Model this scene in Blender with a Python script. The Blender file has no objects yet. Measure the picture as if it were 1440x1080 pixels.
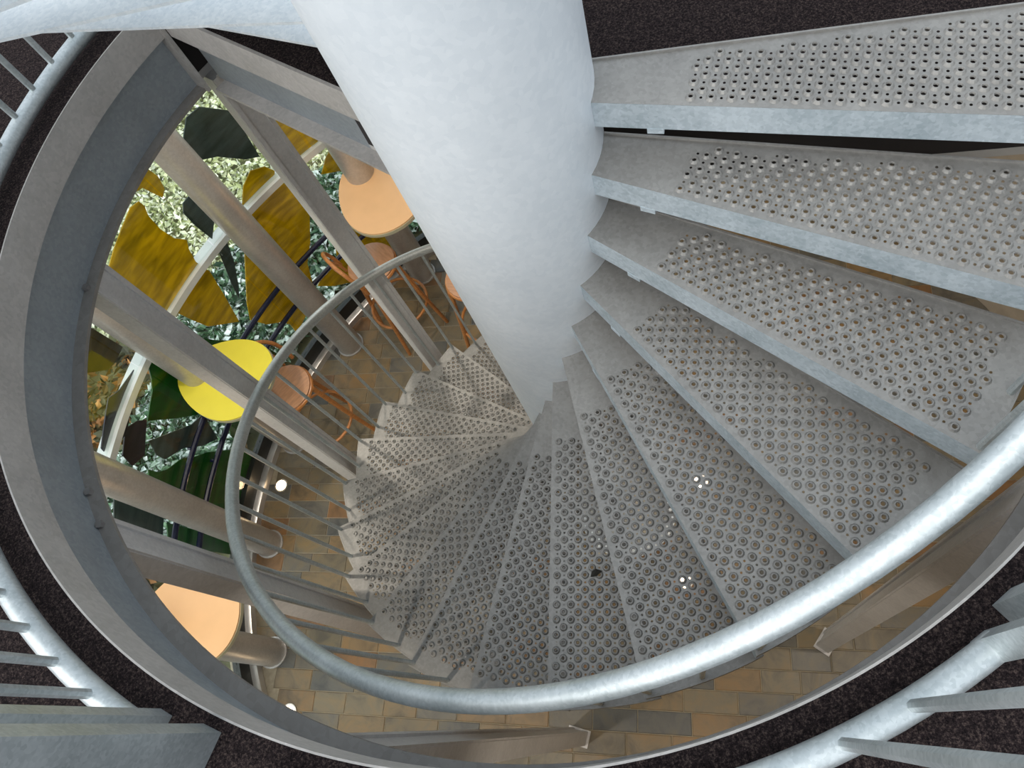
import bpy, math, random
from mathutils import Vector, Matrix
from mathutils.geometry import delaunay_2d_cdt
import numpy as np
PI = math.pi
C = bpy.context.scene.collection
R_ = math.radians
rng = random.Random(7)

# ------------------------------------------------------------------ camera, sky, light, exposure
CAMPOS = Vector((0.0, -1.45099658, 1.29843209))
CR = Matrix(((0.93930386, 0.33713015, 0.06365153),
             (-0.27355375, 0.84790769, -0.4541155),
             (-0.20706665, 0.40914033, 0.88866619)))
cam_d = bpy.data.cameras.new('camera')
cam_d.sensor_fit = 'HORIZONTAL'; cam_d.sensor_width = 36.0
FPX = 1042.664
cam_d.lens = 36.0 * FPX / 1440.0
PPX, PPY = 27.128, -3.034
cam_d.shift_x = -PPX / 1440.0
cam_d.shift_y = PPY / 1440.0
cam_d.clip_start = 0.02; cam_d.clip_end = 200
cam = bpy.data.objects.new('camera', cam_d); C.objects.link(cam)
cam.matrix_world = Matrix.Translation(CAMPOS) @ CR.to_4x4()
bpy.context.scene.camera = cam

w = bpy.data.worlds.new('sky'); bpy.context.scene.world = w; w.use_nodes = True
nt = w.node_tree; nt.nodes.clear()
wo = nt.nodes.new('ShaderNodeOutputWorld'); bg = nt.nodes.new('ShaderNodeBackground')
tc = nt.nodes.new('ShaderNodeTexCoord'); sp = nt.nodes.new('ShaderNodeSeparateXYZ')
cr = nt.nodes.new('ShaderNodeValToRGB')
nt.links.new(tc.outputs['Generated'], sp.inputs[0]); nt.links.new(sp.outputs['Z'], cr.inputs[0])
cr.color_ramp.elements[0].position = 0.0; cr.color_ramp.elements[0].color = (0.86, 0.93, 1.0, 1)
cr.color_ramp.elements[1].position = 0.8; cr.color_ramp.elements[1].color = (0.80, 0.90, 1.0, 1)
nt.links.new(cr.outputs[0], bg.inputs[0]); nt.links.new(bg.outputs[0], wo.inputs[0])
bg.inputs[1].default_value = 1.1

sun_d = bpy.data.lights.new('sun', 'SUN'); sun_d.energy = 2.9; sun_d.angle = R_(85); sun_d.color = (1.0, 0.97, 0.92)
sun = bpy.data.objects.new('sun', sun_d); C.objects.link(sun)
sun.rotation_euler = Vector((0.63, 0.44, -0.66)).to_track_quat('-Z', 'Y').to_euler()

sc = bpy.context.scene
sc.view_settings.view_transform = 'Standard'; sc.view_settings.look = 'None'
sc.view_settings.gamma = 1.0; sc.view_settings.use_curve_mapping = False
sc.view_settings.exposure = 0.0

# ------------------------------------------------------------------ layout numbers (one rise = 0.18)
H = 0.18
RC, RO = 0.2841, 1.358             # column radius, tread outer radius
DTH, TH1 = -0.2257, -0.5031        # turn per tread, azimuth of the highest tread's nosing
RH = 1.354; RAIL0 = 0.678; RAILS = 0.88
RR = 1.477                         # floor opening radius
ZU, ZL = -0.14, -3.96              # upper carpet, lower slate
ZC = -0.50                         # ceiling of the lower room
RG = 2.98                          # curved glass wall
A_B = 130.4                        # azimuth where ring beam meets the landing beam
A_T = -16.5                        # azimuth where the opening ends beside the top tread

def pc(r, deg, z=0.0):
    a = R_(deg); return Vector((r * math.cos(a), r * math.sin(a), z))
def th(i): return TH1 + (i - 1) * DTH
def zt(i): return -(i - 1) * H
def rail_z(i): return RAILS * zt(i) + RAIL0
def ray(u, v):
    return CR @ Vector(((u - 720 - PPX) / FPX, -(v - 540 - PPY) / FPX, -1.0))
def on_glass(u, v, r):             # measured: azimuth and height of a point seen on the curved wall
    d = ray(u, v); a = d.x**2 + d.y**2; b = CAMPOS.x*d.x + CAMPOS.y*d.y; c = CAMPOS.x**2 + CAMPOS.y**2 - r*r
    t = (-b + math.sqrt(b*b - a*c)) / a; p = CAMPOS + t*d
    return math.atan2(p.y, p.x), p.z
def atz(u, v, z):
    d = ray(u, v); t = (z - CAMPOS.z) / d.z; return CAMPOS + t*d

# ------------------------------------------------------------------ materials
def mat(name): 
    m = bpy.data.materials.new(name); m.use_nodes = True
    n = m.node_tree; b = n.nodes['Principled BSDF']; return m, n, b
def N(n, t, **kw):
    x = n.nodes.new(t)
    for k, v in kw.items():
        if k in x.inputs: x.inputs[k].default_value = v
        else: setattr(x, k, v)
    return x
def ramp(n, src, stops, interp='LINEAR'):
    r = n.nodes.new('ShaderNodeValToRGB'); r.color_ramp.interpolation = interp
    e = r.color_ramp.elements
    while len(e) < len(stops): e.new(0.5)
    for k, (p, c) in enumerate(stops): e[k].position = p; e[k].color = (*c, 1)
    n.links.new(src, r.inputs[0]); return r
def bump(n, b, src, strength, dist):
    x = N(n, 'ShaderNodeBump'); x.inputs['Strength'].default_value = strength; x.inputs['Distance'].default_value = dist
    n.links.new(src, x.inputs['Height']); n.links.new(x.outputs[0], b.inputs['Normal'])

def galvanised(name, c0, c1, metallic, rough, spangle=55.0, bstr=0.12):
    m, n, b = mat(name)
    t = N(n, 'ShaderNodeTexCoord'); oi = N(n, 'ShaderNodeObjectInfo')
    ad = N(n, 'ShaderNodeVectorMath', operation='ADD'); n.links.new(t.outputs['Object'], ad.inputs[0]); n.links.new(oi.outputs['Random'], ad.inputs[1])
    v = N(n, 'ShaderNodeTexVoronoi', Scale=spangle); n.links.new(ad.outputs[0], v.inputs['Vector'])
    ns = N(n, 'ShaderNodeTexNoise', Scale=5.0, Detail=6.0, Roughness=0.65); n.links.new(ad.outputs[0], ns.inputs['Vector'])
    sx = N(n, 'ShaderNodeSeparateColor'); n.links.new(v.outputs['Color'], sx.inputs[0])
    mx = N(n, 'ShaderNodeMix', data_type='FLOAT'); mx.inputs[0].default_value = 0.80
    n.links.new(sx.outputs[0], mx.inputs[2]); n.links.new(ns.outputs['Fac'], mx.inputs[3])
    r = ramp(n, mx.outputs[0], [(0.28, c0), (0.7, c1)])
    n.links.new(r.outputs[0], b.inputs['Base Color'])
    b.inputs['Metallic'].default_value = metallic
    rr = N(n, 'ShaderNodeMapRange'); rr.inputs[3].default_value = rough - 0.08; rr.inputs[4].default_value = rough + 0.12
    n.links.new(ns.outputs['Fac'], rr.inputs[0]); n.links.new(rr.outputs[0], b.inputs['Roughness'])
    bump(n, b, ns.outputs['Fac'], bstr, 0.01)
    return m
M = {}
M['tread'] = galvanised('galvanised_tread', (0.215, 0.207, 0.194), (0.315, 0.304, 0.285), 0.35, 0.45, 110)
M['upper'] = galvanised('skylit_galvanised', (0.62, 0.68, 0.72), (0.86, 0.89, 0.90), 0.3, 0.5, 120)  # upper treads' steel painted paler, carrying the light from above in its colour
M['fascia'] = galvanised('galvanised_fascia', (0.33, 0.395, 0.435), (0.58, 0.645, 0.69), 0.35, 0.5, 120)
M['column'] = galvanised('galvanised_column', (0.70, 0.745, 0.785), (0.80, 0.835, 0.865), 0.25, 0.5, 60, 0.03)
M['rail'] = galvanised('galvanised_rail', (0.42, 0.47, 0.48), (0.66, 0.70, 0.71), 0.7, 0.42, 160, 0.06)
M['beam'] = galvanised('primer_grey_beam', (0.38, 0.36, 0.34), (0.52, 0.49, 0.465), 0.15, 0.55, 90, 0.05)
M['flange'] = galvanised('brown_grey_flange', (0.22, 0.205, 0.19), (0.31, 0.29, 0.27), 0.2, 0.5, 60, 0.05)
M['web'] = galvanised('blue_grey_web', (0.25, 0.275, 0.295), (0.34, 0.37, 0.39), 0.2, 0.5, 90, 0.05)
M['post'] = galvanised('steel_post', (0.50, 0.485, 0.48), (0.64, 0.62, 0.61), 0.15, 0.42, 90, 0.05)
M['round'] = galvanised('brushed_round_post', (0.42, 0.405, 0.395), (0.56, 0.54, 0.525), 0.5, 0.36, 90, 0.03)

def simple(name, col, rough=0.5, metallic=0.0, noise=0.0, scale=8.0, stretch=None):
    m, n, b = mat(name)
    t = N(n, 'ShaderNodeTexCoord'); src = t.outputs['Object']
    if stretch:
        mp = N(n, 'ShaderNodeMapping'); mp.inputs['Scale'].default_value = stretch
        n.links.new(src, mp.inputs[0]); src = mp.outputs[0]
    ns = N(n, 'ShaderNodeTexNoise', Scale=scale, Detail=5.0); n.links.new(src, ns.inputs['Vector'])
    lo = tuple(max(0, c * (1 - noise)) for c in col); hi = tuple(min(1, c * (1 + noise)) for c in col)
    r = ramp(n, ns.outputs['Fac'], [(0.3, lo), (0.7, hi)])
    n.links.new(r.outputs[0], b.inputs['Base Color'])
    b.inputs['Roughness'].default_value = rough; b.inputs['Metallic'].default_value = metallic
    return m
# carpet
m, n, b = mat('dark_carpet'); t = N(n, 'ShaderNodeTexCoord')
n1 = N(n, 'ShaderNodeTexNoise', Scale=190.0, Detail=4.0, Roughness=0.8); n.links.new(t.outputs['Object'], n1.inputs['Vector'])
r = ramp(n, n1.outputs['Fac'], [(0.36, (0.007, 0.005, 0.006)), (0.52, (0.036, 0.025, 0.026)), (0.66, (0.15, 0.11, 0.095))])
n.links.new(r.outputs[0], b.inputs['Base Color']); b.inputs['Roughness'].default_value = 0.95
b.inputs['Specular IOR Level'].default_value = 0.1
bump(n, b, n1.outputs['Fac'], 0.9, 0.02); M['carpet'] = m
# slate
m, n, b = mat('slate_tile'); t = N(n, 'ShaderNodeTexCoord'); oi = N(n, 'ShaderNodeObjectInfo')
ad = N(n, 'ShaderNodeVectorMath', operation='ADD')
ml = N(n, 'ShaderNodeMath', operation='MULTIPLY'); ml.inputs[1].default_value = 37.0
n.links.new(oi.outputs['Random'], ml.inputs[0]); n.links.new(t.outputs['Object'], ad.inputs[0]); n.links.new(ml.outputs[0], ad.inputs[1])
n1 = N(n, 'ShaderNodeTexNoise', Scale=6.0, Detail=6.0, Roughness=0.65, Distortion=0.8); n.links.new(ad.outputs[0], n1.inputs['Vector'])
base = ramp(n, oi.outputs['Random'], [(0.0, (0.235, 0.195, 0.13)), (0.2, (0.28, 0.21, 0.12)), (0.38, (0.20, 0.185, 0.155)), (0.52, (0.30, 0.205, 0.105)),
            (0.66, (0.26, 0.22, 0.15)), (0.8, (0.155, 0.155, 0.145)), (0.92, (0.28, 0.16, 0.075))], 'CONSTANT')
pat = ramp(n, n1.outputs['Fac'], [(0.3, (0.42, 0.43, 0.45)), (0.5, (0.72, 0.70, 0.67)), (0.72, (0.93, 0.78, 0.55))])
mx = N(n, 'ShaderNodeMix', data_type='RGBA', blend_type='MULTIPLY'); mx.inputs[0].default_value = 1.0
n.links.new(base.outputs[0], mx.inputs[6]); n.links.new(pat.outputs[0], mx.inputs[7]); n.links.new(mx.outputs[2], b.inputs['Base Color'])
b.inputs['Roughness'].default_value = 0.38
bump(n, b, n1.outputs['Fac'], 0.25, 0.01); M['slate'] = m
M['grout'] = simple('tile_grout', (0.36, 0.31, 0.23), 0.9, 0, 0.15, 30)
M['ceiling'] = simple('ceiling_paint', (0.55, 0.53, 0.50), 0.8, 0, 0.05)
M['wallpaint'] = simple('wall_render', (0.42, 0.36, 0.29), 0.8, 0, 0.1)
M['slab_shade'] = simple('slab_edge_shade', (0.03, 0.025, 0.024), 0.9, 0, 0.2)  # slab edge coloured near black for the shade under the landing
M['peach'] = simple('peach_laminate', (0.76, 0.46, 0.235), 0.42, 0, 0.03)
M['yellow'] = simple('yellow_laminate', (0.66, 0.57, 0.045), 0.42, 0, 0.03)
M['edge'] = simple('table_edge_band', (0.52, 0.50, 0.36), 0.4, 0.2, 0.05)
M['bent'] = simple('bentwood', (0.46, 0.185, 0.055), 0.3, 0, 0.3, 9, (2, 2, 14))
M['bentseat'] = simple('bentwood_seat', (0.50, 0.27, 0.155), 0.27, 0, 0.15, 7, (9, 2, 2))
M['navy'] = simple('navy_pipe', (0.008, 0.011, 0.035), 0.25, 0.0, 0.1)
M['white_metal'] = simple('white_transom', (0.66, 0.69, 0.68), 0.4, 0.2, 0.06)
M['sill'] = simple('silver_sill', (0.62, 0.60, 0.58), 0.28, 0.7, 0.08)
M['blacksk'] = simple('black_skirting', (0.020, 0.022, 0.021), 0.35, 0, 0.2)
M['bolt'] = simple('bolt_steel', (0.33, 0.31, 0.30), 0.4, 0.6, 0.1)
M['dirt'] = simple('dry_leaf', (0.02, 0.017, 0.012), 0.8, 0, 0.3)
# glass pane
def thin_fresnel(n):                # same reflectance from both faces of a thin sheet
    fr = N(n, 'ShaderNodeFresnel'); ge = N(n, 'ShaderNodeNewGeometry'); mr = N(n, 'ShaderNodeMapRange')
    mr.inputs[3].default_value = 1.45; mr.inputs[4].default_value = 1 / 1.45
    n.links.new(ge.outputs['Backfacing'], mr.inputs[0]); n.links.new(mr.outputs[0], fr.inputs[0]); return fr
m, n, b = mat('clear_glass'); n.nodes.remove(b); o = n.nodes['Material Output']
tr = N(n, 'ShaderNodeBsdfTransparent'); tr.inputs[0].default_value = (0.93, 0.96, 0.94, 1)
gl = N(n, 'ShaderNodeBsdfGlossy'); gl.inputs['Roughness'].default_value = 0.02
fr = thin_fresnel(n)
ms = N(n, 'ShaderNodeMixShader'); n.links.new(fr.outputs[0], ms.inputs[0]); n.links.new(tr.outputs[0], ms.inputs[1]); n.links.new(gl.outputs[0], ms.inputs[2])
n.links.new(ms.outputs[0], o.inputs[0]); M['glass'] = m
def stained(name, col, transl, streak=0.35):
    m, n, b = mat(name); n.nodes.remove(b); o = n.nodes['Material Output']
    t = N(n, 'ShaderNodeTexCoord'); mp = N(n, 'ShaderNodeMapping'); mp.inputs['Scale'].default_value = (2.2, 2.2, 9.0); mp.inputs['Rotation'].default_value = (0.5, 0.2, 0.9)
    n.links.new(t.outputs['Object'], mp.inputs[0])
    ns = N(n, 'ShaderNodeTexNoise', Scale=2.2, Detail=5.0, Distortion=0.4); n.links.new(mp.outputs[0], ns.inputs['Vector'])
    r = ramp(n, ns.outputs['Fac'], [(0.3, tuple(c * (1 - streak) for c in col)), (0.7, tuple(min(1, c * (1 + streak)) for c in col))])
    d = N(n, 'ShaderNodeBsdfDiffuse'); tl = N(n, 'ShaderNodeBsdfTranslucent'); g = N(n, 'ShaderNodeBsdfGlossy'); g.inputs['Roughness'].default_value = 0.12
    n.links.new(r.outputs[0], d.inputs[0]); n.links.new(r.outputs[0], tl.inputs[0])
    a1 = N(n, 'ShaderNodeMixShader'); a1.inputs[0].default_value = transl; n.links.new(d.outputs[0], a1.inputs[1]); n.links.new(tl.outputs[0], a1.inputs[2])
    a2 = N(n, 'ShaderNodeMixShader'); fr = thin_fresnel(n)
    n.links.new(fr.outputs[0], a2.inputs[0]); n.links.new(a1.outputs[0], a2.inputs[1]); n.links.new(g.outputs[0], a2.inputs[2])
    n.links.new(a2.outputs[0], o.inputs[0]); return m
M['sy'] = stained('amber_glass', (0.60, 0.42, 0.006), 0.6)
M['sg'] = stained('green_glass', (0.012, 0.14, 0.012), 0.5)
M['sk'] = stained('smoky_glass', (0.085, 0.115, 0.11), 0.5)
M['sn'] = stained('navy_glass', (0.02, 0.025, 0.05), 0.4)
M['sb'] = stained('brown_glass', (0.10, 0.065, 0.012), 0.5)
def leaf(name, stops):
    m, n, b = mat(name); g = N(n, 'ShaderNodeNewGeometry')
    r = ramp(n, g.outputs['Random Per Island'], stops)
    n.links.new(r.outputs[0], b.inputs['Base Color']); b.inputs['Roughness'].default_value = 0.6
    return m
M['cover'] = leaf('pale_ground_cover', [(0.0, (0.12, 0.16, 0.06)), (0.16, (0.50, 0.55, 0.25)), (0.45, (0.85, 0.88, 0.58)), (1.0, (0.97, 0.98, 0.88))])
M['leafdark'] = leaf('garden_leaves', [(0.0, (0.015, 0.05, 0.025)), (0.4, (0.07, 0.17, 0.08)), (0.62, (0.22, 0.36, 0.22)), (0.74, (0.7, 0.8, 0.78)), (1.0, (0.9, 0.95, 0.95))])  # near-white stops paint the sky's sparkle onto the dark leaves
M['leaforange'] = leaf('autumn_leaves', [(0.0, (0.03, 0.02, 0.008)), (0.35, (0.07, 0.075, 0.03)), (0.6, (0.13, 0.10, 0.03)), (0.8, (0.42, 0.17, 0.05)), (1.0, (0.55, 0.28, 0.08))])
M['soil'] = simple('garden_soil', (0.22, 0.22, 0.12), 0.95, 0, 0.5, 5)
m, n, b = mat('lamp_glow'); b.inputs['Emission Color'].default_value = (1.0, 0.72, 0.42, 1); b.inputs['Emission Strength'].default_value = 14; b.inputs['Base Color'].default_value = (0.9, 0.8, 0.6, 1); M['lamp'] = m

# ------------------------------------------------------------------ mesh helpers
class MB:
    def __init__(s): s.v = []; s.f = []
    def add(s, vs, fs):
        o = len(s.v); s.v += [tuple(p) for p in vs]; s.f += [tuple(i + o for i in f) for f in fs]; return s
    def hexa(s, p):                 # p: 4 bottom + 4 top corners, both counter-clockwise
        return s.add(p, [(3, 2, 1, 0), (4, 5, 6, 7), (0, 1, 5, 4), (1, 2, 6, 5), (2, 3, 7, 6), (3, 0, 4, 7)])
    def box(s, c, d, ax=0.0):
        cx, cy, cz = c; x, y, z = (k / 2 for k in d); ca, sa = math.cos(ax), math.sin(ax)
        q = [(-x, -y), (x, -y), (x, y), (-x, y)]
        q = [(cx + a * ca - b * sa, cy + a * sa + b * ca) for a, b in q]
        return s.hexa([(a, b, cz - z) for a, b in q] + [(a, b, cz + z) for a, b in q])
    def prism(s, poly, z0, z1):     # poly counter-clockwise in xy
        k = len(poly); vs = [(x, y, z0) for x, y in poly] + [(x, y, z1) for x, y in poly]
        fs = [tuple(range(k))[::-1], tuple(range(k, 2 * k))] + [(i, (i + 1) % k, k + (i + 1) % k, k + i) for i in range(k)]
        return s.add(vs, fs)
    def tube(s, pts, r, n=10, caps=True, closed=False):
        pts = [Vector(p) for p in pts]; k = len(pts); vs = []; fs = []; up = None
        for i, p in enumerate(pts):
            if closed: t = pts[(i + 1) % k] - pts[i - 1]
            else: t = pts[min(i + 1, k - 1)] - pts[max(i - 1, 0)]
            t.normalize()
            if up is None:
                up = Vector((0, 0, 1)) if abs(t.z) < 0.9 else Vector((1, 0, 0))
            a = (up - t * up.dot(t)).normalized(); b_ = t.cross(a); up = a
            rr = r[i] if isinstance(r, (list, tuple)) else r
            for j in range(n):
                an = 2 * PI * j / n; vs.append(p + (a * math.cos(an) + b_ * math.sin(an)) * rr)
        for i in range(k if closed else k - 1):
            for j in range(n):
                i2 = (i + 1) % k
                fs.append((i * n + j, i * n + (j + 1) % n, i2 * n + (j + 1) % n, i2 * n + j))
        if caps and not closed: fs += [tuple(range(n))[::-1], tuple(range((k - 1) * n, k * n))]
        return s.add(vs, fs)
    def arc(s, prof, a0, a1, step=2.0, caps=True):   # closed profile of (r, z) swept between azimuths (degrees)
        k = max(1, int(abs(a1 - a0) / step)); n = len(prof); vs = []; fs = []
        for i in range(k + 1):
            a = R_(a0 + (a1 - a0) * i / k)
            vs += [(r * math.cos(a), r * math.sin(a), z) for r, z in prof]
        for i in range(k):
            for j in range(n): fs.append((i * n + j, (i + 1) * n + j, (i + 1) * n + (j + 1) % n, i * n + (j + 1) % n))
        if caps: fs += [tuple(range(n)), tuple(range(k * n, k * n + n))[::-1]]
        return s.add(vs, fs)
    def build(s, name, m, parent=None, smooth=False, angle=None, loc=None):
        me = bpy.data.meshes.new(name); me.from_pydata(s.v, [], s.f)
        import bmesh
        bm = bmesh.new(); bm.from_mesh(me); bmesh.ops.recalc_face_normals(bm, faces=bm.faces); bm.to_mesh(me); bm.free()
        me.materials.append(m)
        if smooth: me.polygons.foreach_set('use_smooth', [True] * len(me.polygons)); me.set_sharp_from_angle(angle=R_(angle or 40))
        return link(name, me, parent, loc)
def link(name, me, parent=None, loc=None):
    o = bpy.data.objects.new(name, me); C.objects.link(o)
    if parent is not None: o.parent = parent
    if loc is not None: o.location = loc
    return o
def tag(o, label=None, cat=None, group=None, kind=None):
    for k, v in (('label', label), ('category', cat), ('group', group), ('kind', kind)):
        if v: o[k] = v
    return o
def empty(name, loc=(0, 0, 0), rz=0.0, **kw):
    o = bpy.data.objects.new(name, None); C.objects.link(o); o.location = loc; o.rotation_euler.z = rz
    o.empty_display_size = 0.1; return tag(o, **kw)

# ------------------------------------------------------------------ upper floor, ceiling, lower floor, walls
# landing beam line, from the ring corner to the column
PA, PB = Vector((-0.950, 1.117)), Vector((-0.335, 0.335))
TA, TB = Vector((0.290, -0.012)), Vector((1.415, -0.418))      # edge of the landing behind the top tread
def line_r(A, B, deg):
    a = R_(deg); d = Vector((math.cos(a), math.sin(a))); e = B - A
    den = d.x * e.y - d.y * e.x
    return (A.x * e.y - A.y * e.x) / den
def slab(z0, z1, rout, gap=0.0):
    # ring around the opening plus the landing sector that reaches in to the column
    mb = MB().arc([(RR + 0.004 + gap, z0), (rout, z0), (rout, z1), (RR + 0.004 + gap, z1)], -180, 180, 1.5, False)
    cut = []
    for d in [A_T, -15.5, -14, -12, -10, -8, -7, -6, -5, -4, -3, -2, 0] + list(range(4, 129, 4)) + [A_B, A_B + 1.5, A_B + 3, A_B + 5, A_B + 7, A_B + 9, A_B + 11]:
        ri, ro = RC - 0.004, RR + 0.004
        if d < 0: ri = min(max(ri, line_r(TA, TB, d)), ro - 0.002)
        if d > A_B - 0.1: ro = max(min(ro, line_r(PA + nn * (0.012 + gap), PB + nn * (0.012 + gap), d)), ri + 0.002)
        cut.append((d, ri, ro))
    k = len(cut); o = len(mb.v)
    for d, ri, ro in cut: mb.v += [tuple(pc(ri, d, z0)), tuple(pc(ro, d, z0)), tuple(pc(ro, d, z1)), tuple(pc(ri, d, z1))]
    for i in range(k - 1):
        for q in range(4): mb.f.append((o + 4*i + q, o + 4*i + (q + 1) % 4, o + 4*i + 4 + (q + 1) % 4, o + 4*i + 4 + q))
    mb.f += [(o, o+1, o+2, o+3), (o+4*k-1, o+4*k-2, o+4*k-3, o+4*k-4)]
    return mb
dd = (PB - PA).normalized(); nn = Vector((-dd.y, dd.x))
if nn.dot(Vector((1, 1))) < 0: nn = -nn
tag(slab(ZU - 0.09, ZU, 3.12).build('floor', M['carpet']), 'dark speckled carpet of the upper floor around the round stair opening', 'floor', kind='structure')
tag(slab(ZC + 0.031, ZU - 0.091, 3.12, 0.052).build('trim_1', M['slab_shade']), kind='structure')
tag(slab(ZC, ZC + 0.03, 3.12, 0.052).build('ceiling', M['ceiling']), kind='structure')
# lower floor with slate tiles
lf = MB().arc([(0.0, ZL - 0.006), (3.15, ZL - 0.006), (3.15, ZL - 0.1), (0.0, ZL - 0.1)], -180, 180, 6, False).build('floor', M['grout'])
tag(lf, 'lower floor of warm brown slate tiles in running rows', 'floor', kind='structure')
ang = R_(-19.5); ux, uy = Vector((math.cos(ang), math.sin(ang))), Vector((-math.sin(ang), math.cos(ang)))
TW, TD = (0.24, 0.29, 0.34, 0.385), 0.138
def tile_mesh(wd):
    x, y, e = wd / 2 - 0.0025, TD / 2 - 0.0025, 0.004
    me = bpy.data.meshes.new('tile')
    vs = [(-x, -y, -0.012), (x, -y, -0.012), (x, y, -0.012), (-x, y, -0.012), (-x, -y, -0.003), (x, -y, -0.003), (x, y, -0.003), (-x, y, -0.003),
          (-x+e, -y+e, 0), (x-e, -y+e, 0), (x-e, y-e, 0), (-x+e, y-e, 0)]
    fs = [(8, 9, 10, 11)] + [(a, (a+1) % 4, 4 + (a+1) % 4, 4 + a) for a in range(4)] + [(4+a, 4 + (a+1) % 4, 8 + (a+1) % 4, 8 + a) for a in range(4)]
    me.from_pydata(vs, [], fs); me.materials.append(M['slate']); return me
tmesh = [tile_mesh(x) for x in TW]
cells = []
for row in range(-23, 24):
    x = -3.3 + rng.random() * 0.3
    while x < 3.2:
        k = rng.choice((0, 1, 1, 2, 2, 3)); cx = x + TW[k] / 2; x += TW[k]
        p = ux * cx + uy * (row * TD); r = p.length
        if 0.3 < r < 2.97:
            q = CR.transposed() @ (Vector((p.x, p.y, ZL)) - CAMPOS)
            u, v = 720 + PPX + FPX * q.x / -q.z, 540 + PPY - FPX * q.y / -q.z
            seen = -30 < u < 1470 and -30 < v < 1110
            az = math.degrees(math.atan2(p.y, p.x)) % 360
            under = r < 1.25
            cells.append((0 if (seen and not under and 85 < az < 345) else 1 if seen and under else 2, -q.length, k, p, seen))
cells.sort(key=lambda c: (c[0], -c[1]))
for c in cells[:300]:
    o = link('tile', tmesh[c[2]], lf); o.location = (c[3].x, c[3].y, ZL); o.rotation_euler.z = ang
rest = MB()
for c in cells[300:]:
    rest.box((c[3].x, c[3].y, ZL - 0.006), (TW[c[2]] - 0.005, TD - 0.005, 0.012), ang)
m2 = M['slate'].copy(); m2.name = 'slate_tile_field'
g = N(m2.node_tree, 'ShaderNodeNewGeometry')
for l in list(m2.node_tree.links):
    if l.from_node.bl_idname == 'ShaderNodeObjectInfo':
        ts = l.to_socket; m2.node_tree.links.remove(l); m2.node_tree.links.new(g.outputs['Random Per Island'], ts)
tag(rest.build('tile_field', m2, lf), kind='stuff')
# solid wall closing the lower room on the side away from the glass
tag(MB().arc([(RG + 0.02, ZL), (RG + 0.14, ZL), (RG + 0.14, ZC), (RG + 0.02, ZC)], -155, 96, 4).build('wall_right', M['wallpaint'], smooth=True), kind='structure')

# ------------------------------------------------------------------ curved window
win = tag(empty('window_1', pc(RG, 150, ZL)), 'curved clear glass wall with one pale transom overlooking the garden', kind='structure')
def wpart(mb, name, m, **kw):
    o = mb.build(name, m, win, **kw); o.matrix_parent_inverse = Matrix.Translation(-win.location); return o
for a0 in (96, 114.5, 132.8, 151, 169.2, 187.5):
    a1 = min(a0 + 18.2, 205)
    for z0, z1 in ((ZL + 0.2, -2.376), (-2.324, ZC)):
        wpart(MB().arc([(RG - 0.004, z0), (RG + 0.004, z0), (RG + 0.004, z1), (RG - 0.004, z1)], a0 + 0.06, a1 - 0.06, 2), 'pane', M['glass'], smooth=True)
wpart(MB().arc([(RG - 0.03, -2.375), (RG + 0.075, -2.375), (RG + 0.075, -2.325), (RG - 0.03, -2.325)], 96, 205, 1.5), 'transom', M['white_metal'], smooth=True)
wpart(MB().arc([(RG - 0.02, ZL + 0.06), (RG + 0.03, ZL + 0.06), (RG + 0.03, ZL + 0.2), (RG - 0.02, ZL + 0.2)], 96, 205, 1.5), 'skirting', M['blacksk'], smooth=True)
wpart(MB().arc([(RG - 0.075, ZL), (RG + 0.03, ZL), (RG + 0.03, ZL + 0.06), (RG - 0.03, ZL + 0.065), (RG - 0.065, ZL + 0.05)], 96, 205, 1.5), 'sill', M['sill'], smooth=True)

# ------------------------------------------------------------------ garden outside
tag(MB().arc([(3.13, ZL - 0.1), (16, ZL + 0.3), (16, ZL - 0.3), (3.13, ZL - 0.3)], 80, 240, 4).build('garden_ground', M['soil'], smooth=True), kind='structure')
def leaves(name, n, area, size, m, hfun, parent=None, **kw):
    r = np.random.default_rng(abs(hash(name)) % 1000 if False else len(name) * 17 + n)
    P = area(r, n); s = size * r.uniform(0.6, 1.4, (n, 1))
    a = r.normal(size=(n, 3)); a[:, 2] *= 0.5; a /= np.linalg.norm(a, axis=1, keepdims=True)
    b_ = r.normal(size=(n, 3)); b_ -= a * (a * b_).sum(1, keepdims=True); b_ /= np.linalg.norm(b_, axis=1, keepdims=True)
    c = np.cross(a, b_)
    V = np.stack([P - a*s, P + b_*s*0.55 + c*s*0.15, P + a*s, P - b_*s*0.55 + c*s*0.15], 1).reshape(-1, 3)
    me = bpy.data.meshes.new(name); me.from_pydata(V.tolist(), [], np.arange(4*n).reshape(-1, 4).tolist()); me.materials.append(m)
    return tag(link(name, me, parent), **kw)
def ringarea(r0, r1, a0, a1, z, hh):
    def f(r, n):
        R2 = np.sqrt(r.uniform(r0*r0, r1*r1, n)); A = np.radians(r.uniform(a0, a1, n))
        return np.stack([R2*np.cos(A), R2*np.sin(A), z + 0.03*(R2-3) + r.uniform(0, hh, n)], 1)
    return f
leaves('ground_cover', 70000, ringarea(4.55, 11.5, 90, 142, ZL - 0.03, 0.06), 0.034, M['cover'], None, kind='stuff', label='pale sunlit ground cover far beyond the curved glass wall', cat='ground cover')
leaves('ivy', 15000, ringarea(3.25, 4.5, 90, 142, ZL - 0.03, 0.10), 0.042, M['leafdark'], None, kind='stuff', label='glossy dark green ivy with painted white sky sparkle close outside the glass wall', cat='ivy')
leaves('ivy_patch', 5000, ringarea(3.25, 4.3, 142, 166, ZL + 0.08, 0.05), 0.042, M['leafdark'], None, kind='stuff', label='ivy patch of dark leaves with painted white sky sparkle directly behind the yellow table', cat='ivy')
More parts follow.
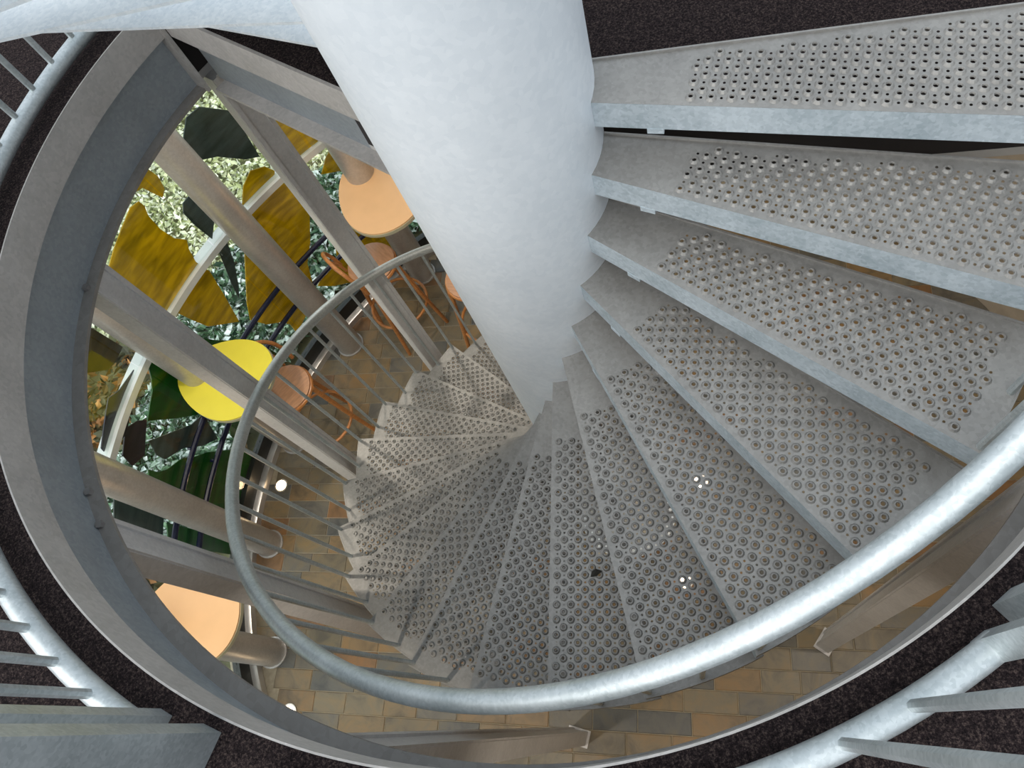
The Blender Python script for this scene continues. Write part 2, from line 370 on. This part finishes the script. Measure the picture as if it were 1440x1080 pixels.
leaves('fallen_leaves', 26000, ringarea(3.25, 9.5, 142.5, 205, ZL - 0.04, 0.10), 0.05, M['leaforange'], None, kind='stuff', label='orange brown fallen leaves outside, left of the yellow table', cat='leaves')

# ------------------------------------------------------------------ coloured glass pieces hung inside the glass wall
RP = RG + 0.014
def glass_piece(px, m, label, dr=0.0):
    r = RP + dr
    ph = [on_glass(u, v, r) for u, v in px]
    # densify the outline
    out = []
    for i, a in enumerate(ph):
        b_ = ph[(i + 1) % len(ph)]
        k = max(1, int(abs(a[0] - b_[0]) / 0.03))
        out += [(a[0] + (b_[0] - a[0]) * j / k, a[1] + (b_[1] - a[1]) * j / k) for j in range(k)]
    n0 = len(out)
    pts = [Vector((p[0] * r, p[1])) for p in out]
    # interior grid so the sheet follows the curve
    x0, x1 = min(p.x for p in pts), max(p.x for p in pts); y0, y1 = min(p.y for p in pts), max(p.y for p in pts)
    def inside(q):
        c = False
        for i in range(n0):
            a, b2 = pts[i], pts[i - 1]
            if (a.y > q[1]) != (b2.y > q[1]) and q[0] < (b2.x - a.x) * (q[1] - a.y) / (b2.y - a.y) + a.x: c = not c
        return c
    gx = x0 + 0.06
    grid = []
    while gx < x1:
        gy = y0 + 0.06
        while gy < y1:
            if inside((gx, gy)) and min((Vector((gx, gy)) - p).length for p in pts) > 0.03: grid.append(Vector((gx, gy)))
            gy += 0.12
        gx += 0.12
    V, _, F, *_r = delaunay_2d_cdt(pts + grid, [(i, (i + 1) % n0) for i in range(n0)], [], 0, 1e-5)
    tri = []
    for f in F:
        c = sum((V[i] for i in f), Vector((0, 0))) / 3
        if inside(c): tri.append(tuple(f))
    k = len(V); vs = []
    for rr in (r - 0.004, r + 0.004):
        vs += [(rr * math.cos(p.x / r), rr * math.sin(p.x / r), p.y) for p in V]
    cen = Vector((sum(v[0] for v in vs) / len(vs), sum(v[1] for v in vs) / len(vs), min(v[2] for v in vs)))
    cnt = {}
    for f in tri:
        for i in range(3):
            e = (f[i], f[(i + 1) % 3]); cnt[tuple(sorted(e))] = cnt.get(tuple(sorted(e)), []) + [e]
    fs = tri + [tuple(i + k for i in f[::-1]) for f in tri]
    for es in cnt.values():
        if len(es) == 1: a, b2 = es[0]; fs.append((b2, a, a + k, b2 + k))
    mb = MB(); mb.add([tuple(Vector(v) - cen) for v in vs], fs)
    return tag(mb.build('coloured_glass_piece', m, loc=cen), label, 'glass panel', 'coloured glass pieces on the glass wall')
GP = [
 ([(134,432),(150,385),(160,350),(183,292),(195,283),(203,290),(208,303),(225,322),(245,335),(262,337),(265,350),(275,368),(295,382),(315,415),(336,452),(318,455),(292,459),(270,450),(245,438),(190,430)], 'sy', 'large amber glass sheet at the left, left of the thick round post'),
 ([(190,270),(195,255),(206,236),(222,248),(231,265),(228,278),(212,270),(200,264)], 'sy', 'tiny amber glass scrap tucked beside the ring beam'),
 ([(342,262),(352,240),(372,234),(386,240),(385,255),(402,258),(418,278),(435,300),(436,340),(432,370),(440,400),(432,440),(417,468),(408,456),(395,453),(374,456),(352,450),(347,425),(346,400),(344,360),(346,340),(340,300)], 'sy', 'large amber glass sheet in the middle, crossed by two navy pipes'),
 ([(360,148),(400,155),(450,175),(456,190),(450,205),(430,228),(415,225),(395,200)], 'sy', 'amber glass sheet topmost, under the landing beam'),
 ([(452,245),(458,222),(470,200),(500,205),(520,235),(500,250),(478,240)], 'sy', 'amber glass sheet behind the upper peach table'),
 ([(470,318),(490,300),(545,325),(560,352),(520,385),(500,395),(470,402),(447,402),(455,380),(475,365),(470,340)], 'sy', 'amber glass sheet low behind the bar stool by the upper peach table'),
 ([(258,190),(262,165),(280,150),(320,155),(335,170),(350,195),(365,220),(345,224),(305,220),(268,228),(258,208)], 'sk', 'smoky black glass sheet near the top corner of the opening'),
 ([(257,286),(270,270),(282,252),(300,253),(312,282),(302,300),(298,336),(275,318),(258,300)], 'sk', 'smoky black glass piece crossed by the round post'),
 ([(303,343),(318,338),(328,365),(335,400),(336,420),(326,400),(316,375)], 'sk', 'thin smoky black glass shard below the transom'),
 ([(205,505),(212,530),(214,550),(207,592),(228,590),(250,588),(280,582),(340,560),(395,530),(394,500),(370,485),(345,480),(300,478),(280,474),(265,466),(240,480)], 'sg', 'green glass sheet behind the yellow table'),
 ([(208,660),(222,664),(235,660),(255,645),(275,642),(290,636),(325,632),(362,640),(366,660),(358,715),(352,735),(300,730),(250,715),(212,700)], 'sg', 'lowest green glass sheet, between the yellow table and the lower round post'),
 ([(318,590),(345,590),(345,620),(336,624),(324,612)], 'sg', 'small green glass scrap just below the yellow table'),
 ([(209,620),(230,612),(269,597),(284,583),(296,600),(306,617),(284,627),(258,630),(232,646),(220,640)], 'sk', 'black glass wedge beneath the green sheet'),
 ([(152,560),(168,548),(188,520),(186,560),(178,610),(150,640),(142,630)], 'sn', 'navy glass strip left of the white transom'),
 ([(176,602),(192,592),(206,590),(203,640),(186,655),(172,640)], 'sn', 'navy glass strip right of the white transom'),
 ([(118,455),(140,468),(172,488),(164,504),(152,520),(118,525)], 'sb', 'dark brown glass sheet left of the yellow table, against the ring beam'),
 ([(160,690),(175,690),(230,720),(228,760),(160,735)], 'sk', 'black glass sheet low between the two posts'),
 ([(234,735),(262,742),(300,752),(332,762),(325,780),(262,770),(236,756)], 'sg', 'dark green glass strip under the lower round post'),
]
for k, (px, mk, lb) in enumerate(GP): glass_piece(px, M[mk], lb, 0.012 * (k % 3))

# navy pipes along the glass
for z, lb in ((-3.0, 'upper navy pipe curving along the glass wall'), (-3.27, 'lower navy pipe curving along the glass wall')):
    t = tag(empty('navy_pipe', pc(RG - 0.047, 150, z)), lb, 'pipe', 'navy pipes on the glass wall')
    o = MB().tube([pc(RG - 0.047, 98 + i * 1.5, z) for i in range(70)], 0.02, 8).build('pipe_run', M['navy'], t, smooth=True); o.matrix_parent_inverse = Matrix.Translation(-t.location)
    for a in (119.5, 138, 157, 175):
        o = MB().tube([pc(RG - 0.047, a, z), pc(RG - 0.004, a, z)], 0.012, 6).build('bracket', M['navy'], t); o.matrix_parent_inverse = Matrix.Translation(-t.location)

# ------------------------------------------------------------------ round posts, bar tables, box posts
RPOST = 2.80
rposts = [(110.9, 0.105, 'round steel post through the upper peach table'), (129.2, 0.105, 'round steel post crossing the amber glass, no table on it'),
          (148.6, 0.105, 'round steel post through the yellow table'), (166.2, 0.1, 'round steel post between the yellow table and the lower peach table'),
          (-177.0, 0.1, 'round steel post under the lower peach table')]
for a, r, lb in rposts:
    t = tag(empty('round_post', pc(RPOST, a, ZL)), lb, 'post', 'round posts inside the glass wall')
    MB().tube([(0, 0, 0.0), (0, 0, ZC - ZL)], r, 24).build('shaft', M['round'], t, smooth=True)
    MB().tube([(0, 0, 0.0), (0, 0, 0.012)], r + 0.012, 24).build('floor_collar', M['round'], t, smooth=True)
ZT = -2.62
def bar_table(a, m, label, a_in, wid, out, rz=0.0):
    # egg shaped top: round end towards the stair, narrower end around the post
    t = tag(empty('bar_table', pc(RPOST, a, ZT), R_(a + rz)), label, 'table', 'bar tables on the round posts')
    poly = []
    for i in range(48):
        an = 2 * PI * i / 48; c = math.cos(an)
        x = -(a_in - out) / 2 + (a_in + out) / 2 * c
        poly.append((x, wid * math.sin(an) * (1 - 0.22 * c)))
    MB().prism(poly, -0.002, 0.010).build('tabletop', m, t)
    MB().prism([(x * 1.006, y * 1.006) for x, y in poly], -0.03, -0.002).build('edge_band', M['edge'], t)
    MB().tube([(0, 0, -0.09), (0, 0, -0.03)], 0.125, 24).build('clamp_collar', M['round'], t, smooth=True)
    MB().box((-0.2, 0, -0.05), (0.3, 0.05, 0.04)).build('bracket', M['round'], t)
bar_table(110.9, M['peach'], 'peach topped bar table nearest the column, round post through it', 0.62, 0.29, 0.14)
bar_table(148.6, M['yellow'], 'yellow topped bar table on a round post', 0.57, 0.285, 0.14)
bar_table(-177.0, M['peach'], 'peach topped bar table at lower left, below the ring beam', 0.55, 0.285, 0.14)

def box_post(a, label, r=1.525, wt=0.115, wr=0.075):
    t = tag(empty('box_post', pc(r, a, ZL), R_(a)), label, 'post', 'box posts under the ring beam')
    MB().box((0, 0, (ZC - ZL) / 2), (wr, wt, ZC - ZL)).build('shaft', M['post'], t)
    MB().box((0, 0, 0.006), (wr + 0.03, wt + 0.03, 0.012)).build('base_plate', M['post'], t)
    for s in (-1, 1): MB().box((-wr / 2 - 0.004, s * (wt / 2 - 0.012), (ZC - ZL) / 2), (0.008, 0.02, ZC - ZL)).build('edge_flange', M['post'], t)
box_post(127.0, 'box steel post under the corner of ring beam and landing beam')
box_post(164.0, 'box steel post passing beside the yellow table')
box_post(-158.8, 'box steel post next to the lower peach table')
box_post(-121.3, 'box steel post at bottom centre, seen end-on over the slate below the handrail')
box_post(-53.5, 'box steel post at lower right under the handrail')

# ------------------------------------------------------------------ bar stools
def bar_stool(loc, rz, label):
    t = tag(empty('bar_stool', loc, R_(rz)), label, 'stool', 'bentwood bar stools'); h = 0.92
    MB().tube([(0, 0, h - 0.015), (0, 0, h), (0, 0, h + 0.02), (0, 0, h + 0.026)], [0.175, 0.185, 0.185, 0.165], 28).build('seat', M['bentseat'], t, smooth=True)
    MB().tube([(0.18 * math.cos(a), 0.18 * math.sin(a), h - 0.01) for a in [2 * PI * i / 28 for i in range(28)]], 0.018, 8, closed=True).build('seat_ring', M['bent'], t, smooth=True)
    for sx in (-1, 1):
        for sy in (-1, 1):
            MB().tube([(sx * 0.13, sy * 0.13, h - 0.01), (sx * 0.165, sy * 0.165, h * 0.5), (sx * 0.21, sy * 0.21, 0.0)], [0.019, 0.018, 0.015], 8).build('leg', M['bent'], t, smooth=True)
    MB().tube([(0.235 * math.cos(a), 0.235 * math.sin(a), 0.35) for a in [2 * PI * i / 28 for i in range(28)]], 0.012, 8, closed=True).build('foot_ring', M['bent'], t, smooth=True)
    for q, (wd, tp) in enumerate(((0.19, 0.33), (0.11, 0.25))):
        pts = []
        for i in range(21):
            an = PI * i / 20; s = math.sin(an)
            pts.append((0.17 + 0.07 * s, -wd * math.cos(an) * (1.0 + 0.12 * s), h + tp * s ** 0.75))
        MB().tube(pts, 0.015 if q == 0 else 0.011, 8).build('back_hoop' if q == 0 else 'inner_hoop', M['bent'], t, smooth=True)
def stool_at(u, v, rz, label):
    p = atz(u, v, ZL + 0.92); bar_stool((p.x, p.y, ZL), rz, label)
stool_at(523, 372, 205, 'bentwood bar stool with pale round seat below the upper peach table')
stool_at(403, 548, 120, 'bentwood bar stool beside the yellow table')
stool_at(662, 390, 60, 'bentwood bar stool half hidden behind the column')

# ------------------------------------------------------------------ one floor light, plus glowing discs added as lamp reflections and a glint
for k, (u, v, lb) in enumerate(((396, 683, 'small glowing floor light near the yellow table'), (985, 678, 'small glowing disc added as a lamp reflection, seen through the right treads, farther one'),
                     (963, 818, 'small glowing disc added as a lamp reflection, seen through the right treads, nearer one'), (407, 1001, 'small glowing disc added as a glint at the edge of the ring beam, bottom left'))):
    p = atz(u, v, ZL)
    t = tag(empty('floor_light_glint', (p.x, p.y, ZL)), lb, 'light', 'floor lights in the slate')
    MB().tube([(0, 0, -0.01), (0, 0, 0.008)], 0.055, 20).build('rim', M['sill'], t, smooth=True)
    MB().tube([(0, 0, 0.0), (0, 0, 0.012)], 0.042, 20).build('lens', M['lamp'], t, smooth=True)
# warm downlights in the lower ceiling
for r, a, lb in ((2.2, 115, 'above the upper peach table'), (2.2, 150, 'above the yellow table'), (2.2, 185, 'above the lower peach table'),
        (2.2, 225, 'left of the bottom box post'), (2.2, 270, 'behind the nearest side of the ring beam'), (2.2, 315, 'above the lower right box post'),
        (0.9, 50, 'under the landing beside the column'), (2.2, 20, 'behind the landing on the wall side')):
    t = tag(empty('downlight', pc(r, a, ZC)), 'warm round downlight recessed in the lower ceiling ' + lb, 'light', 'downlights of the lower room')
    MB().tube([(0, 0, -0.012), (0, 0, 0.0)], 0.06, 18).build('trim_ring', M['white_metal'], t, smooth=True)
    MB().tube([(0, 0, -0.016), (0, 0, -0.012)], 0.045, 18).build('lens', M['lamp'], t, smooth=True)
    ld = bpy.data.lights.new('downlight_lamp', 'SPOT'); ld.energy = 62; ld.color = (1.0, 0.92, 0.80); ld.spot_size = R_(125); ld.spot_blend = 0.6; ld.shadow_soft_size = 0.05
    lo = bpy.data.objects.new('downlight_lamp', ld); C.objects.link(lo); lo.parent = t; lo.location = (0, 0, -0.03)

# ------------------------------------------------------------------ ring beam and landing beam
A0, A1 = A_B, 360 + A_T
ring = tag(empty('ring_beam', pc(1.5, 200, ZC)), 'curved grey steel channel beam edging the round floor opening', 'beam')
def rp(mb, name, m, parent=None, **kw):
    o = mb.build(name, m, parent or ring, **kw)
    o.matrix_parent_inverse = Matrix.Translation(-(parent or ring).location); return o
RW = 1.529
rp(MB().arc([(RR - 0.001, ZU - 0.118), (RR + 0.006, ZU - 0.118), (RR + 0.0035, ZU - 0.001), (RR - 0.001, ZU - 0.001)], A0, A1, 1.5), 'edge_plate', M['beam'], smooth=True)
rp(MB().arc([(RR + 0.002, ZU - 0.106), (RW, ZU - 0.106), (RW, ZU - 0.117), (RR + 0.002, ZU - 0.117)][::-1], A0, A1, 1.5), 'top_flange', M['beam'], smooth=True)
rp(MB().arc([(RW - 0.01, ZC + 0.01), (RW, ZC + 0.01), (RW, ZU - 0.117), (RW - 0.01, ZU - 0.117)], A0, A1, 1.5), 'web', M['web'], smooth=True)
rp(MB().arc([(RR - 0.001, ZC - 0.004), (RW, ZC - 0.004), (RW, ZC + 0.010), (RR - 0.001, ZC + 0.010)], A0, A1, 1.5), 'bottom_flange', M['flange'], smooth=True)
for a in (166.0, 195.0, 199.5):
    p = pc(1.507, a, ZC + 0.01)
    rp(MB().tube([p, p + Vector((0, 0, 0.014))], 0.012, 6), 'bolt', M['bolt'])
# end plate where the ring beam stops
def radial_plate(a, r0, r1, z0, z1, tk):
    c = pc((r0 + r1) / 2, a, (z0 + z1) / 2); return MB().box(c, (r1 - r0, tk, z1 - z0), R_(a))
rp(radial_plate(A_B + 0.4, RR - 0.018, RW + 0.01, ZC - 0.004, ZU + 0.003, 0.014), 'end_plate', M['beam'])
lb_ = tag(empty('landing_beam', (PA.x, PA.y, ZC)), 'straight grey steel channel beam from the ring corner to the column', 'beam')
L0, L1 = 0.012, (PB - PA).length + 0.205
def bar(s0, s1, o0, o1, z0, z1):
    q = [PA + dd * s0 + nn * o0, PA + dd * s1 + nn * o0, PA + dd * s1 + nn * o1, PA + dd * s0 + nn * o1]
    return MB().hexa([(p.x, p.y, z0) for p in q] + [(p.x, p.y, z1) for p in q])
rp(bar(L0, L1, -0.002, 0.009, ZU - 0.118, ZU - 0.001), 'edge_plate', M['beam'], lb_)
rp(bar(L0, L1, 0.0, 0.06, ZU - 0.117, ZU - 0.106), 'top_flange', M['beam'], lb_)
rp(bar(L0, L1, 0.05, 0.06, ZC + 0.01, ZU - 0.117), 'web', M['web'], lb_)
rp(bar(L0 + 0.03, L1, -0.002, 0.06, ZC - 0.004, ZC + 0.01), 'bottom_flange', M['beam'], lb_)

# ------------------------------------------------------------------ guard railing of the upper floor
gr = tag(empty('guard_railing', pc(1.548, 180, ZU)), 'galvanised guard railing standing on the dark carpet around the opening', 'railing')
RGD, ZGR = 1.552, -0.100
def gp(mb, name, m, **kw): return rp(mb, name, m, gr, **kw)
for s0, s1 in ((104, 228), (238.5, 288.5)):
    k = int((s1 - s0) / 1.5)
    gp(MB().tube([pc(RGD, s0 + (s1 - s0) * i / k, ZGR) for i in range(k + 1)], 0.025, 12), 'bottom_rail', M['rail'], smooth=True)
    gp(MB().tube([pc(RGD, s0 + (s1 - s0) * i / k, 0.88) for i in range(k + 1)], 0.025, 12), 'top_rail', M['rail'], smooth=True)
bal = [105.9 + 4.2 * i for i in range(int((227 - 105.9) / 4.2) + 1)] + [240.5 + 4.6 * i for i in range(10)]
for a in bal:
    gp(MB().tube([pc(RGD, a, ZGR), pc(RGD, a, 0.88)], 0.0105, 8), 'baluster', M['rail'], smooth=True)
for a, wd in ((228.6, 0.07), (288.3, 0.044)):
    gp(MB().box(pc(RGD, a, (ZU + 0.9) / 2), (wd, 0.032, 0.9 - ZU), R_(a)), 'post', M['rail'])
for a, wd in ((232.8, 0.078), (291.3, 0.06)):
    gp(MB().box(pc(RGD - 0.012, a, (ZU + 0.9) / 2), (wd, 0.045, 0.9 - ZU), R_(a)), 'post', M['rail'])

# ------------------------------------------------------------------ spiral staircase
st = tag(empty('spiral_staircase', (0, 0, ZL)), 'galvanised spiral staircase with perforated treads winding around a thick steel column', 'staircase')
stinv = Matrix.Translation((0, 0, -ZL))
def sp_(o): o.matrix_parent_inverse = stinv; return o
k = 64
sp_(MB().tube([(0, 0, ZL), (0, 0, -2.2), (0, 0, -0.6), (0, 0, 1.0), (0, 0, 2.6)], RC, k).build('column', M['column'], st, smooth=True))
sp_(MB().tube([(0, 0, ZL), (0, 0, ZL + 0.015)], RC + 0.06, k).build('column_base', M['column'], st, smooth=True))
FI, FO = (0.2835, -0.018), (1.357, -0.0444)                 # nosing, inner and outer
BI, BO = (0.262, 0.116), (1.326, 0.2937)                    # back edge
def outline(n=10):
    a0, a1 = math.atan2(FO[1], FO[0]), math.atan2(BO[1], BO[0])
    arc = [(RO * math.cos(a0 + (a1 - a0) * i / n), RO * math.sin(a0 + (a1 - a0) * i / n)) for i in range(n + 1)]
    ai, bi = math.atan2(FI[1], FI[0]), math.atan2(BI[1], BI[0])
    inn = [(RC * math.cos(bi + (ai - bi) * i / 4), RC * math.sin(bi + (ai - bi) * i / 4)) for i in range(5)]
    return arc + inn
def perforated():
    ol = outline(); pts = [Vector(p) for p in ol]; ed = [(i, (i + 1) % len(ol)) for i in range(len(ol))]
    holes = []
    P_ = 0.0453
    fd = (Vector(FO) - Vector(FI)).normalized(); fn = Vector((-fd.y, fd.x))
    bd = (Vector(BO) - Vector(BI)).normalized(); bn = Vector((-bd.y, bd.x))
    for j in range(0, 30):
        for i in range(0, 60):
            q = Vector(FI) + fd * (i * P_ / 2) + fn * (0.0245 + j * P_ / 2)
            # square lattice of large holes turned by 45 degrees, small ones between
            if (i % 2 == 0 and j % 2 == 0) or (i % 2 == 1 and j % 2 == 1): kind = 'L'
            else: kind = 'S'
            r = q.length
            back = -(q - Vector(BI)).dot(bn)
            if q.x < 0.503 or r > 1.293 or back < 0.029: continue
            holes.append((q, kind))
    for q, kd in holes:
        n_, r = (10, 0.0130) if kd == 'L' else (6, 0.0036)
        o = len(pts); pts += [q + Vector((math.cos(2*PI*t/n_), math.sin(2*PI*t/n_))) * r for t in range(n_)]
        ed += [(o + t, o + (t + 1) % n_) for t in range(n_)]
    V, _, F, *_r = delaunay_2d_cdt(pts, ed, [], 0, 1e-6)
    gridh = {}
    for q, kd in holes: gridh.setdefault((int(q.x / 0.03), int(q.y / 0.03 + 100)), []).append((q, 0.0130 if kd == 'L' else 0.0036))
    mb = MB(); mb.v = [(p.x, p.y, 0.0) for p in V]
    for f in F:
        c = sum((V[i] for i in f), Vector((0, 0))) / 3
        if c.length < RC * 0.995: continue
        bad = False
        gx, gy = int(c.x / 0.03), int(c.y / 0.03 + 100)
        for dx in (-1, 0, 1):
            for dy in (-1, 0, 1):
                for q, r in gridh.get((gx + dx, gy + dy), ()):
                    if (c - q).length < r * 0.93: bad = True
        if not bad: mb.f.append(tuple(f))
    for q, kd in holes:                     # pressed-up collars
        if kd != 'L': continue
        n_ = 10; o = len(mb.v)
        for r, z in ((0.0130, 0.0), (0.0086, 0.0060), (0.0064, 0.0063), (0.0048, 0.0025)):
            mb.v += [(q.x + r * math.cos(2*PI*t/n_), q.y + r * math.sin(2*PI*t/n_), z) for t in range(n_)]
        for lv in range(3):
            mb.f += [(o + lv*n_ + t, o + lv*n_ + (t+1) % n_, o + (lv+1)*n_ + (t+1) % n_, o + (lv+1)*n_ + t) for t in range(n_)]
    return mb
def plate_edge(A, B, z0, z1, tk, inset=0.0):
    A, B = Vector(A), Vector(B); d = (B - A).normalized(); n_ = Vector((-d.y, d.x)) * tk
    q = [A, B, B + n_, A + n_]
    if tk < 0: q = q[::-1]
    return MB().hexa([(p.x, p.y, z0) for p in q] + [(p.x, p.y, z1) for p in q])
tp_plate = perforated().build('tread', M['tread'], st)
tp_nose = plate_edge(FI, FO, -0.078, -0.0006, 0.006).build('nosing', M['fascia'], tp_plate)
tp_back = plate_edge(BI, BO, -0.035, 0.006, -0.005).build('back_lip', M['tread'], tp_plate)
oa0, oa1 = math.degrees(math.atan2(FO[1], FO[0])), math.degrees(math.atan2(BO[1], BO[0]))
tp_side = MB().arc([(RO - 0.006, -0.05), (RO, -0.05), (RO, 0.001), (RO - 0.006, 0.001)], oa0, oa1, 1.5).build('side_lip', M['tread'], tp_plate)
tp_brk = MB().box((0.43, 0.0, -0.085), (0.04, 0.045, 0.016)).build('bracket', M['fascia'], tp_plate)
tparts = [tp_nose, tp_back, tp_side, tp_brk]
NT = 22
for i in range(1, NT + 1):
    if i == 1: o, parts = tp_plate, tparts
    else:
        o = tp_plate.copy(); C.objects.link(o); parts = []
        for p in tparts:
            c = p.copy(); C.objects.link(c); c.parent = o
    o.parent = st; o.matrix_parent_inverse = stinv
    o.location = (0, 0, zt(i)); o.rotation_euler.z = th(i)
# handrail and balusters
sp_(MB().tube([Vector((RH * math.cos(th(i)), RH * math.sin(th(i)), rail_z(i))) for i in [0.5 + 0.2 * q for q in range(108)]], 0.0245, 14).build('handrail', M['rail'], st, smooth=True))
BALR = 1.342
for i in range(1, NT + 1):
    for off, zz in ((-0.022, 0), (0.0885, 0)):
        a = th(i) + off; fi = i + off / DTH
        z1 = rail_z(fi)
        x0, y0 = BALR * math.cos(a), BALR * math.sin(a); x1, y1 = RH * math.cos(a), RH * math.sin(a)
        o = MB().tube([(x0, y0, zt(i) - 0.004), (x1, y1, z1 - 0.005)], 0.0086, 8).build('baluster', M['rail'], st, smooth=True); sp_(o)
# treads of the flight that goes on up from the landing
up_m = MB()
def upper_tread():
    a0, a1 = R_(-15.5), 0.0
    arc = [(RO * math.cos(a0 + (a1 - a0) * t / 6), RO * math.sin(a0 + (a1 - a0) * t / 6)) for t in range(7)]
    b0, b1 = R_(-12), R_(-38)
    inn = [(RC * math.cos(b0 + (b1 - b0) * t / 4), RC * math.sin(b0 + (b1 - b0) * t / 4)) for t in range(5)]
    return arc + inn, arc, inn
ol, arc_, inn_ = upper_tread()
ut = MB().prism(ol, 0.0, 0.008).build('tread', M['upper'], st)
un = plate_edge(inn_[-1], arc_[0], -0.075, 0.008, 0.006).build('nosing', M['upper'], ut)
for k in range(5):
    if k == 0: o = ut
    else:
        o = ut.copy(); C.objects.link(o); c = un.copy(); C.objects.link(c); c.parent = o
    o.parent = st; o.matrix_parent_inverse = stinv
    o.location = (0, 0, -0.02 + H * k); o.rotation_euler.z = R_(136 + 12.93 * k)
# a dried leaf lying on a tread
p = atz(838, 806, zt(7) + 0.006)
tag(MB().add([(-0.02, -0.006, 0), (0.0, -0.01, 0.004), (0.022, 0.0, 0.001), (0.004, 0.012, 0.005), (-0.012, 0.008, 0.002), (0, 0, 0.009)],
    [(0, 1, 5), (1, 2, 5), (2, 3, 5), (3, 4, 5), (4, 0, 5), (4, 3, 2, 1, 0)]).build('dried_leaf', M['dirt'], loc=p), 'small dark dried leaf lying on a perforated tread', 'leaf')
